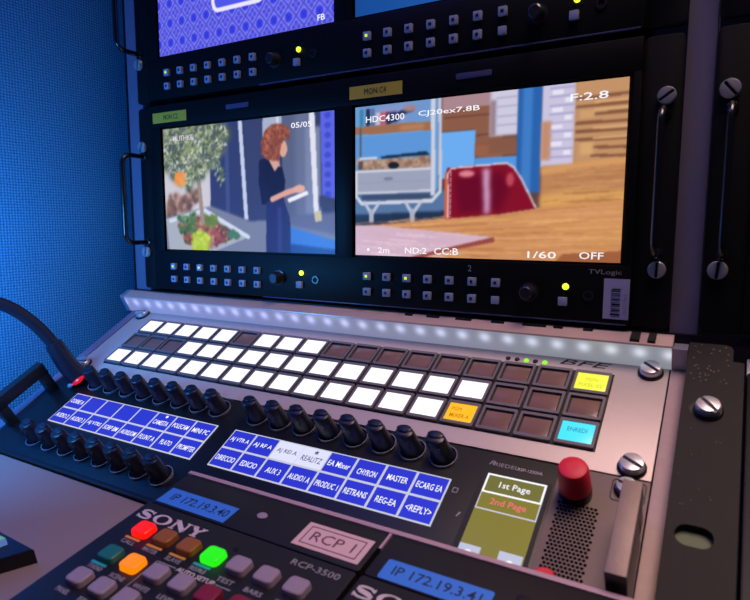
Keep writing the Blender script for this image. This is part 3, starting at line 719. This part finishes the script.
text('RIEDEL', 168.5, iy(97.3), 0.02, 14, 2.4, M['grey_print'], ic, 'brand_lettering', th=.1); text('RSP-1232HL', 182.2, iy(97.6), 0.02, 14, 1.9, M['light_print'], ic, 'model_lettering', th=.1)
text('R', 160.2, iy(96.8), 0.02, 3.2, 3, M['grey_print'], ic, 'brand_lettering', th=.1, shear=.3)
bm = ringwall(B(), rr(144.6, 147.8, iy(122), iy(118.6), .3, 2), rr(145.1, 147.3, iy(121.5), iy(119.1), .2, 2), 0, .1); obj('panel_symbol', bm, M['grey_print'], ic)
bm = prism(B(), [(152.2, iy(136)), (153, iy(136)), (154.4, iy(133)), (153.2, iy(133))], 0, .1); obj('panel_symbol', bm, M['grey_print'], ic)
# speaker grille
bm = B(); k = 0
for j in range(20):
    for i in range(10):
        x = 201.2+i*2.0+(1.0 if j % 2 else 0); y = iy(112.6+j*2.08)
        prism(bm, circ(x, y, .86, 10), .0, .06)
g = obj('speaker_grille', bm, M['hole'], ic, smooth=False)
# red rotary knob and the flat red button
kb = obj('volume_knob', lathe(B(), 208, iy(105.2), [(8.1, 5), (8.2, 6), (7.7, 18.5), (6.9, 20.3), (5.2, 21), (2, 21.1)], n=36), M['red_rubber'], ic, loc=(208, iy(105.2), 0)); kb['label'] = 'red rubber volume knob'
obj('knob_skirt', lathe(B(), 0, 0, [(8.3, 0), (8.3, 4.4), (7.6, 5.2)], n=36), M['red_skirt'], kb)
o = obj('push_button', lathe(B(), 204.5, iy(157.2), [(5.6, 0), (5.5, 2.6), (4.6, 3.6)], n=28), M['red_rubber'], ic, loc=(204.5, iy(157.2), 0)); o['label'] = 'flat red push button'
# handles
def bar_handle(x, label, solid, m):
    y0, y1 = iy(161), iy(112)
    h = obj('handle', box(B(), x-4.3, x+4.3, y0, y1, 18, 28, .5), m, ic, loc=(x, (y0+y1)/2, 0)); h['label'] = label
    for s in (-1, 1):
        yc = s*(y1-y0)/2
        obj('handle_foot', box(B(), -3.9, 3.9, min(yc-s*.3, yc-s*8), max(yc-s*.3, yc-s*8), 0, 18.1, .3), M['handle_side'], h)
    if solid:
        obj('handle_end', box(B(), -4.35, 4.35, -(y1-y0)/2-.15, -(y1-y0)/2+1, 0, 27.4, .2), M['handle_side'], h)
        obj('handle_cheek', box(B(), 4.1, 4.45, -(y1-y0)/2, (y1-y0)/2-1, 17.9, 27.2), M['handle_side'], h)
        obj('handle_cheek', box(B(), 3.2, 4.4, -(y1-y0)/2, (y1-y0)/2-14, 1, 18.1), M['handle_side'], h)
bar_handle(237.2, 'worn grey bar handle at the right end', True, M['handle_metal']); bar_handle(-234.5, 'dark bar handle at the left end', False, M['handle_side'])
screw(ic, 231.5, iy(96.5), 0, 5.2, 4.6, -20); screw(ic, -232.5, iy(96.5), 0, 5.2, 4.6, 10)

# ------------------------------------------------------------------ gooseneck microphone
gm = thing('gooseneck_microphone', 'black gooseneck microphone rising from the left end of the intercom panel', 'microphone', con(-211, 104, 0))
b0 = Vector(con(-211, 104, 0))
P = [con(-211, 104, 2), con(-213, 107, 9)]
path = [Vector((-213, -90, -98)), Vector((-218, -97, -86)), Vector((-224, -105.5, -66)), Vector((-228, -112.5, -54)), Vector((-231, -121, -43.5)), Vector((-233, -131, -34.5)), Vector((-235, -142, -28)), Vector((-238, -160, -21)), Vector((-240, -185, -16))]
def spline(pts, n):
    o = []
    for i in range(len(pts)-1):
        p0, p1, p2, p3 = pts[max(i-1, 0)], pts[i], pts[i+1], pts[min(i+2, len(pts)-1)]
        for k in range(n):
            t_ = k/n; o.append(.5*((2*p1)+(-p0+p2)*t_+(2*p0-5*p1+4*p2-p3)*t_*t_+(-p0+3*p1-3*p2+p3)*t_**3))
    return o+[pts[-1]]
sl_ = spline([v-b0 for v in path[:3]], 6); obj('base_sleeve', tube(B(), sl_, [9.6-2.6*i/(len(sl_)-1) for i in range(len(sl_))], 24), M['goose'], gm)
nk = spline([v-b0 for v in path[2:]], 10); rad = [5.2+.1*math.cos(i*math.pi) for i in range(len(nk))]
obj('flexible_neck', tube(B(), nk, rad, 18), M['goose'], gm)
def arc(a0, a1, m, r=9.9, name='ring_light'):
    n_ = (sl_[3]-sl_[0]).normalized(); tc = (Vector((269.9, -403.6, 34))-b0).normalized()
    ex = (tc-n_*tc.dot(n_)).normalized(); ey = n_.cross(ex); c0 = sl_[0]+n_*.5
    pts = [c0+ex*r*math.cos(R_(a0+(a1-a0)*i/16))+ey*r*math.sin(R_(a0+(a1-a0)*i/16)) for i in range(17)]
    return obj(name, tube(B(), pts, [1.9*math.sin(math.pi*(i+1.5)/19)+.3 for i in range(17)], 10), m, gm)
arc(-50, 20, E_['red_ring'])['label'] = 'red glowing part of the base ring'; arc(-110, -52, M['clear'], name='clear_ring'); arc(22, 120, M['clear'], name='clear_ring')

# ------------------------------------------------------------------ desk
al = R_(RA)
D0 = Vector(con(0, 183.6, -1))
dk = thing('console_desk', 'mauve grey desk surface in the lower left in front of the intercom panel', 'desk', D0, RA)
obj('desk_top', box(B(), -300, 242, -420, -.5, -18, 0, .8), M['desk'], dk)
# keypad box lying on the desk
kb_ = thing('keypad_box', 'small navy keypad box with pale green key at the lower left corner', 'keypad', D0+Vector((-58, -64.5*math.cos(al), -64.5*math.sin(al))), RA)
out = [(1, 0), (-90, 3), (-104, -60), (-47, -66), (-14, -19)]
out.reverse()
obj('keypad_body', prism(B(), out, .1, 9, .6), [M['box_side']], kb_)
out2 = [(x*.985-.7, y*.97-.4) for x, y in out]
obj('keypad_face', prism(B(), out2, 9, 9.3, .1), M['box_navy'], kb_)
for i, (x, y) in enumerate(((-24, -7), (-40, -9), (-34, -22))):
    k = obj('key', prism(B(), [(x-5, y-3.5), (x+3, y-3), (x+6, y+3), (x-2, y+3)], 9.2, 13.5, .4), [E_['key_blue']], kb_)
    obj('key_cap', prism(B(), [(x-4.8, y-3.3), (x+2.8, y-2.9), (x+5.6, y+2.8), (x-1.9, y+2.8)], 13.5, 13.9), [E_['key_green']], k)

# ------------------------------------------------------------------ camera control panels
P0 = Vector(con(0, 166, 20))
def rcp_frame(x): return (P0.x+x, P0.y, P0.z)
def rbutton(par, x, v, m, w=5.8, d=5.0, label=None):
    bm = prism(B(), rr(-w, w, -d, d, 2.6, 4), 0, 3.6, 1.1, top=.94, seg=3)
    o = obj('button', bm, m, par); o.location = (x*S, -v*S, 0)
    if label: o['label'] = label
    return o
def rlabel(par, s, x, v, w=9, h=2.6): text(s, x, -v, .32, w, h, M['grey_print'], par, 'button_lettering', th=.1, bold=.012)
def rcp(xl, label, W, full):
    t = thing('camera_control_panel', label, 'control panel', rcp_frame(xl), RA)
    obj('connector_cover', prism(B(), rr(.8, W-.8, -30.5, -1.6, 2), -6, 0, .5), M['rcp_black'], t)
    obj('control_face', prism(B(), rr(.8, W-.8, -300, -31.6, 1.5), -6, .3, .5), M['rcp_black'], t)
    obj('lower_body', box(B(), 6, W-6, -296, -20.5, -23.6, -5.8), M['rcp_black'], t)
    return t
def maker(par, x, y):            # heavy slab lettering
    bm = B(); H = 3.5
    def bar(p, q_, w):
        p, q_ = Vector(p), Vector(q_); d = (q_-p).normalized(); n_ = Vector((-d.y, d.x))*w/2
        c = [p-n_, q_-n_, q_+n_, p+n_]; prism(bm, [(v.x+x, v.y+y) for v in c], .3, .42)
    def ell_ring(cx, rx, ry, w, wy, a0=0, a1=360):
        n = 28
        for i in range(n):
            p, q_ = R_(a0+(a1-a0)*i/n), R_(a0+(a1-a0)*(i+1)/n)
            pts = [(cx+rx*math.cos(p)+x, ry*math.sin(p)+y), (cx+rx*math.cos(q_)+x, ry*math.sin(q_)+y), (cx+(rx-w)*math.cos(q_)+x, (ry-wy)*math.sin(q_)+y), (cx+(rx-w)*math.cos(p)+x, (ry-wy)*math.sin(p)+y)]
            prism(bm, pts, .3, .42)
    # S
    P = [(-14.6, 2.0), (-16.4, 3.0), (-19, 3.1), (-21.6, 2.7), (-22.4, 1.6), (-21, .6), (-18, 0), (-15.4, -.7), (-14.2, -1.7), (-15.2, -2.8), (-18, -3.1), (-20.6, -3.0), (-22.6, -2.0)]
    for i in range(len(P)-1): bar(P[i], P[i+1], 1.1+1.3*math.exp(-((i-5.5)/2.2)**2))
    bar((-14.3, 1.2), (-14.3, 3.4), .8); bar((-22.8, -1.1), (-22.8, -3.4), .8)
    ell_ring(-5.6, 6.4, 3.6, 2.6, .8)
    bar((4, -3), (4, 3), 1.3); bar((4, 3), (12.4, -3), 2.6); bar((12.4, -3), (12.4, 3), 1.3)
    for a_, b_ in ((2.2, 5.8), (10.6, 14.2)): bar((a_, 3.15), (b_, 3.15), .7)
    bar((2.2, -3.15), (5.8, -3.15), .7)
    bar((16.6, 3), (20.2, 0), 2.4); bar((24, 3), (20.2, 0), 1.4); bar((20.2, .4), (20.2, -3), 2.4)
    bar((14.8, 3.15), (19, 3.15), .7); bar((21.8, 3.15), (25.4, 3.15), .7); bar((18, -3.15), (22.4, -3.15), .7)
    obj('brand_lettering', bm, M['light_print'], par, smooth=False)
TW = 141.5
tray = thing('mounting_tray', 'lilac edged tray that both camera control panels sit in', 'tray', rcp_frame(-8), RA)
bm = box(B(), 0, 258, -1.5, 1.4, -5.5, .6, .3)
obj('rear_edge', bm, M['rcp_edge'], tray)
obj('divider', box(B(), TW-.2, TW+1.2, -13, -1.5, -5.5, .1), M['rcp_edge'], tray)
a1 = rcp(-8, 'dark camera control panel on the left with lit red, orange and green buttons', TW, True)
X = 8.0                         # local x = measured x + 8
bcols = [11.8, 28.3, 45.1, 61.8, 78.5, 95.3, 112.3]
bm_ = [(E_['red'], 'button lit red'), (M['rcp_brown'], 'brown button'), (M['rcp_brown'], 'brown button'), (E_['green_b'], 'button lit green')]+[(M['rcp_button'], None)]*3
for x, (m, l) in zip(bcols, bm_): rbutton(a1, x+X+1.6, 51.8, m, label=l)
for i, (x, s) in enumerate(zip(bcols, ('CALL', 'MASTER', 'SLAVE', 'IRIS/M.B', 'TEST', 'BARS', 'CLOSE'))):
    if i < 4: obj('colour_bar', box(B(), x+X-5.5, x+X+5.5, -58.9, -57.4, .3, .4), M['bar_teal'] if i == 3 else M['bar_amber'], a1)
    rlabel(a1, s, x+X+(0 if i < 4 else 1), 60.9, 10)
for x, (m, l) in zip(bcols[:5], ((M['rcp_teal'], 'dim teal button'), (E_['orange_b'], 'button lit orange'), (M['rcp_button'], None), (M['rcp_button'], None), (M['rcp_maroon'], 'dim maroon button'))): rbutton(a1, x+X+1.6, 72, m, label=l)
rbutton(a1, bcols[5]+X+2.2, 71.2, M['rcp_maroon'], label='dim maroon button')
for x, s in zip(bcols[:4], ('STANDARD', 'SCENE', 'WHITE', 'LEVEL')): rlabel(a1, s, x+X+.5, 80.6, 10)
obj('colour_bar', box(B(), 11.8+X-5.5, 11.8+X+5.5, -78.9, -77.4, .3, .4), M['bar_teal'], a1)
for x in bcols[:3]: rbutton(a1, x+X+1.6, 89.2, M['rcp_button'])
for x, s in zip(bcols[:3], ('PANEL', 'FILE', 'AUTO')): rlabel(a1, s, x+X, 97.4, 9)
text('AUTO SETUP', 64+X, -64.5, .32, 24, 2.6, M['light_print'], a1, 'group_lettering', th=.1, bold=.02)
bm = box(B(), 39+X, 51+X, -64.8, -64.3, .3, .36); box(bm, 77+X, 86+X, -64.8, -64.3, .3, .36); box(bm, 38+X, 38.5+X, -92, -64.3, .3, .36); obj('group_line', bm, M['grey_print'], a1)
maker(a1, 20+X, -40.6)
text('RCP-3500', 113.8+X, -37.6, .3, 27, 3.6, M['grey_print'], a1, 'model_lettering', th=.1)
o = obj('label_tape', box(B(), -4.2+X, 47.6+X, -29.2, -16.2, 0, .3), M['tape_blue'], a1, smooth=False, loc=(21.7+X, -22.7, 0)); o['label'] = 'blue label tape'
text('IP 172.19.3.40', 2, .2, .32, 43, 5.8, M['tape_ink'], o, th=.08)
o = obj('name_label', box(B(), 91.3+X, 130+X, -27.2, -10, 0, .3), M['label_pink'], a1, smooth=False, loc=(110.7+X, -18.6, 0)); o['label'] = 'pale pink framed name label'
text('RCP 1', 0, 0, .32, 25, 6.6, M['label_line'], o, th=.08)
obj('label_border', ringwall(B(), rr(-16.4, 16.4, -6.4, 6.4, .3, 2), rr(-15.8, 15.8, -5.8, 5.8, .3, 2), .3, .38), M['label_line'], o)
obj('screw_plug', prism(B(), circ(63.6+X, -16, 3.2, 24, 2.4), 0, .5, .2), M['rcp_button'], a1)
obj('sensor_dot', prism(B(), circ(69+X, -42, 1.8, 16), .3, .5, .1), M['dark_edge'], a1)
a2 = rcp(134.6, 'dark camera control panel on the right with a blue address label, mostly cut off', 113, False)
o = obj('label_tape', prism(B(), rr(142-134.6, 193.1-134.6, -30, -17.6, 1.2, 3), 0, .3), M['tape_blue'], a2, smooth=False, loc=(167.5-134.6, -23.8, 0)); o['label'] = 'blue label tape'
text('IP 172.19.3.41', .5, .4, .32, 42, 5.6, M['tape_ink'], o, th=.08)
maker(a2, 160.5-134.6, -40.6)
obj('screw_plug', prism(B(), circ(205-134.6, -16.4, 3.2, 24, 2.4), 0, .5, .2), M['dark_edge'], a2)

# ------------------------------------------------------------------ neighbouring console, right edge
nc = thing('mounting_plate', 'dark brown gritty mounting plate with a slotted screw at the right edge', 'mounting plate', con(251.6, 0, 12.8), TH)
bm = B()                        # plate with an oblong slot: built as strips around it
def strip(x0, x1, v0, v1): box(bm, x0, x1, -v1, -v0, -2.5, 1.2)
SX0, SX1, SY0, SY1 = 4.1, 19.6, -130.0, -119.0
prism(bm, [(0, -7), (28.4, -7), (28.4, -6), (27.8, -5), (22.8, -4.6), (22.8, 5.6), (21.6, 8.4), (18.8, 9.6), (0, 9.6)], -2.5, 1.2)
strip(0, 28.4, 7, -SY1); strip(0, SX0, -SY1, -SY0); strip(SX1, 28.4, -SY1, -SY0); strip(0, 28.4, -SY0, 420)
box(bm, 0, 1.4, -420, -8, -12.5, -2.4)
inner = rr(SX0, SX1, SY0, SY1, 5.3, 6)
n = 7
for cx, cy, idx in ((SX1, SY1, range(0, n)), (SX0, SY1, range(n, 2*n)), (SX0, SY0, range(2*n, 3*n)), (SX1, SY0, range(3*n, 4*n))):
    prism(bm, [(cx, cy)]+[inner[i] for i in idx], -2.5, 1.2)
obj('plate_face', bm, M['plate_brown'], nc, smooth=False)
obj('slot_backing', box(B(), 1.6, 22, -133, -116, -4.6, -3), M['slot_green'], nc)
bm = B()
for i in range(44):
    x, y = random.uniform(1.5, 21), random.uniform(-24, 8) if i > 10 else random.uniform(-115, -56)
    k_ = random.uniform(.35, .75) if i > 10 else .3
    lathe(bm, x, y, [(k_, 1.2), (k_*.9, 1.5), (k_*.5, 1.2+k_*.8)], n=8)
obj('grit', bm, M['speck'], nc)['kind'] = 'stuff'
obj('screw_hole', lathe(B(), 9.2, -46, [(5.6, 1.2), (5.5, 1.5)]), M['screw_dark'], nc)
screw(nc, 12.8, -46.6, 1.2, 6.0, 6, -48)
nb = thing('neighbouring_console', 'black console body at the right edge beyond the brown plate', 'console', con(281.4, 0), TH)
obj('side_body', box(B(), 0, 110, -420, -12, -6, 13.6, 1.2), M['dark_edge'], nb)
obj('top_bracket', box(B(), 0, 14, -9, 6, -3, 8, .4), M['housing'], nb)

# ------------------------------------------------------------------ lights
def area(name, loc, target, sx, sy, col, w):
    l = bpy.data.lights.new(name, 'AREA'); l.shape = 'RECTANGLE'; l.size = sx; l.size_y = sy; l.color = lin(col); l.energy = w
    o = bpy.data.objects.new(name, l); C.objects.link(o); o.location = Vector(loc)*S
    d = (Vector(target)-Vector(loc)).normalized(); o.rotation_euler = d.to_track_quat('-Z', 'Y').to_euler(); return o
area('blue_wall_light', (-205, -275, 0), (-300, -150, -5), .10, .10, (72, 168, 255), 1.0)
area('blue_ceiling_light', (-270, -330, 760), (-250, -110, -60), .3, .3, (90, 112, 255), 1.9)
area('warm_ceiling_light', (420, -190, 900), (280, -140, -80), .5, .45, (255, 218, 205), 1.75).data.spread = R_(75)
w = bpy.data.worlds.new('World'); scene.world = w; w.use_nodes = True
w.node_tree.nodes['Background'].inputs[0].default_value = (*lin((110, 110, 170)), 1); w.node_tree.nodes['Background'].inputs[1].default_value = .06

# ------------------------------------------------------------------ camera
cam = bpy.data.cameras.new('camera'); co = bpy.data.objects.new('camera', cam); C.objects.link(co)
co.location = (269.92*S, -403.62*S, 34.15*S); co.rotation_euler = (1.4491, -.0025, .5322)
cam.sensor_width = 36; cam.lens = 604.98/750*36; cam.clip_start = .01; cam.clip_end = 20
cam.dof.use_dof = True; cam.dof.focus_distance = .46; cam.dof.aperture_fstop = 13
scene.camera = co
scene.view_settings.view_transform = 'Standard'; scene.view_settings.look = 'None'; scene.view_settings.gamma = 1
scene.view_settings.use_curve_mapping = False; scene.view_settings.exposure = 0
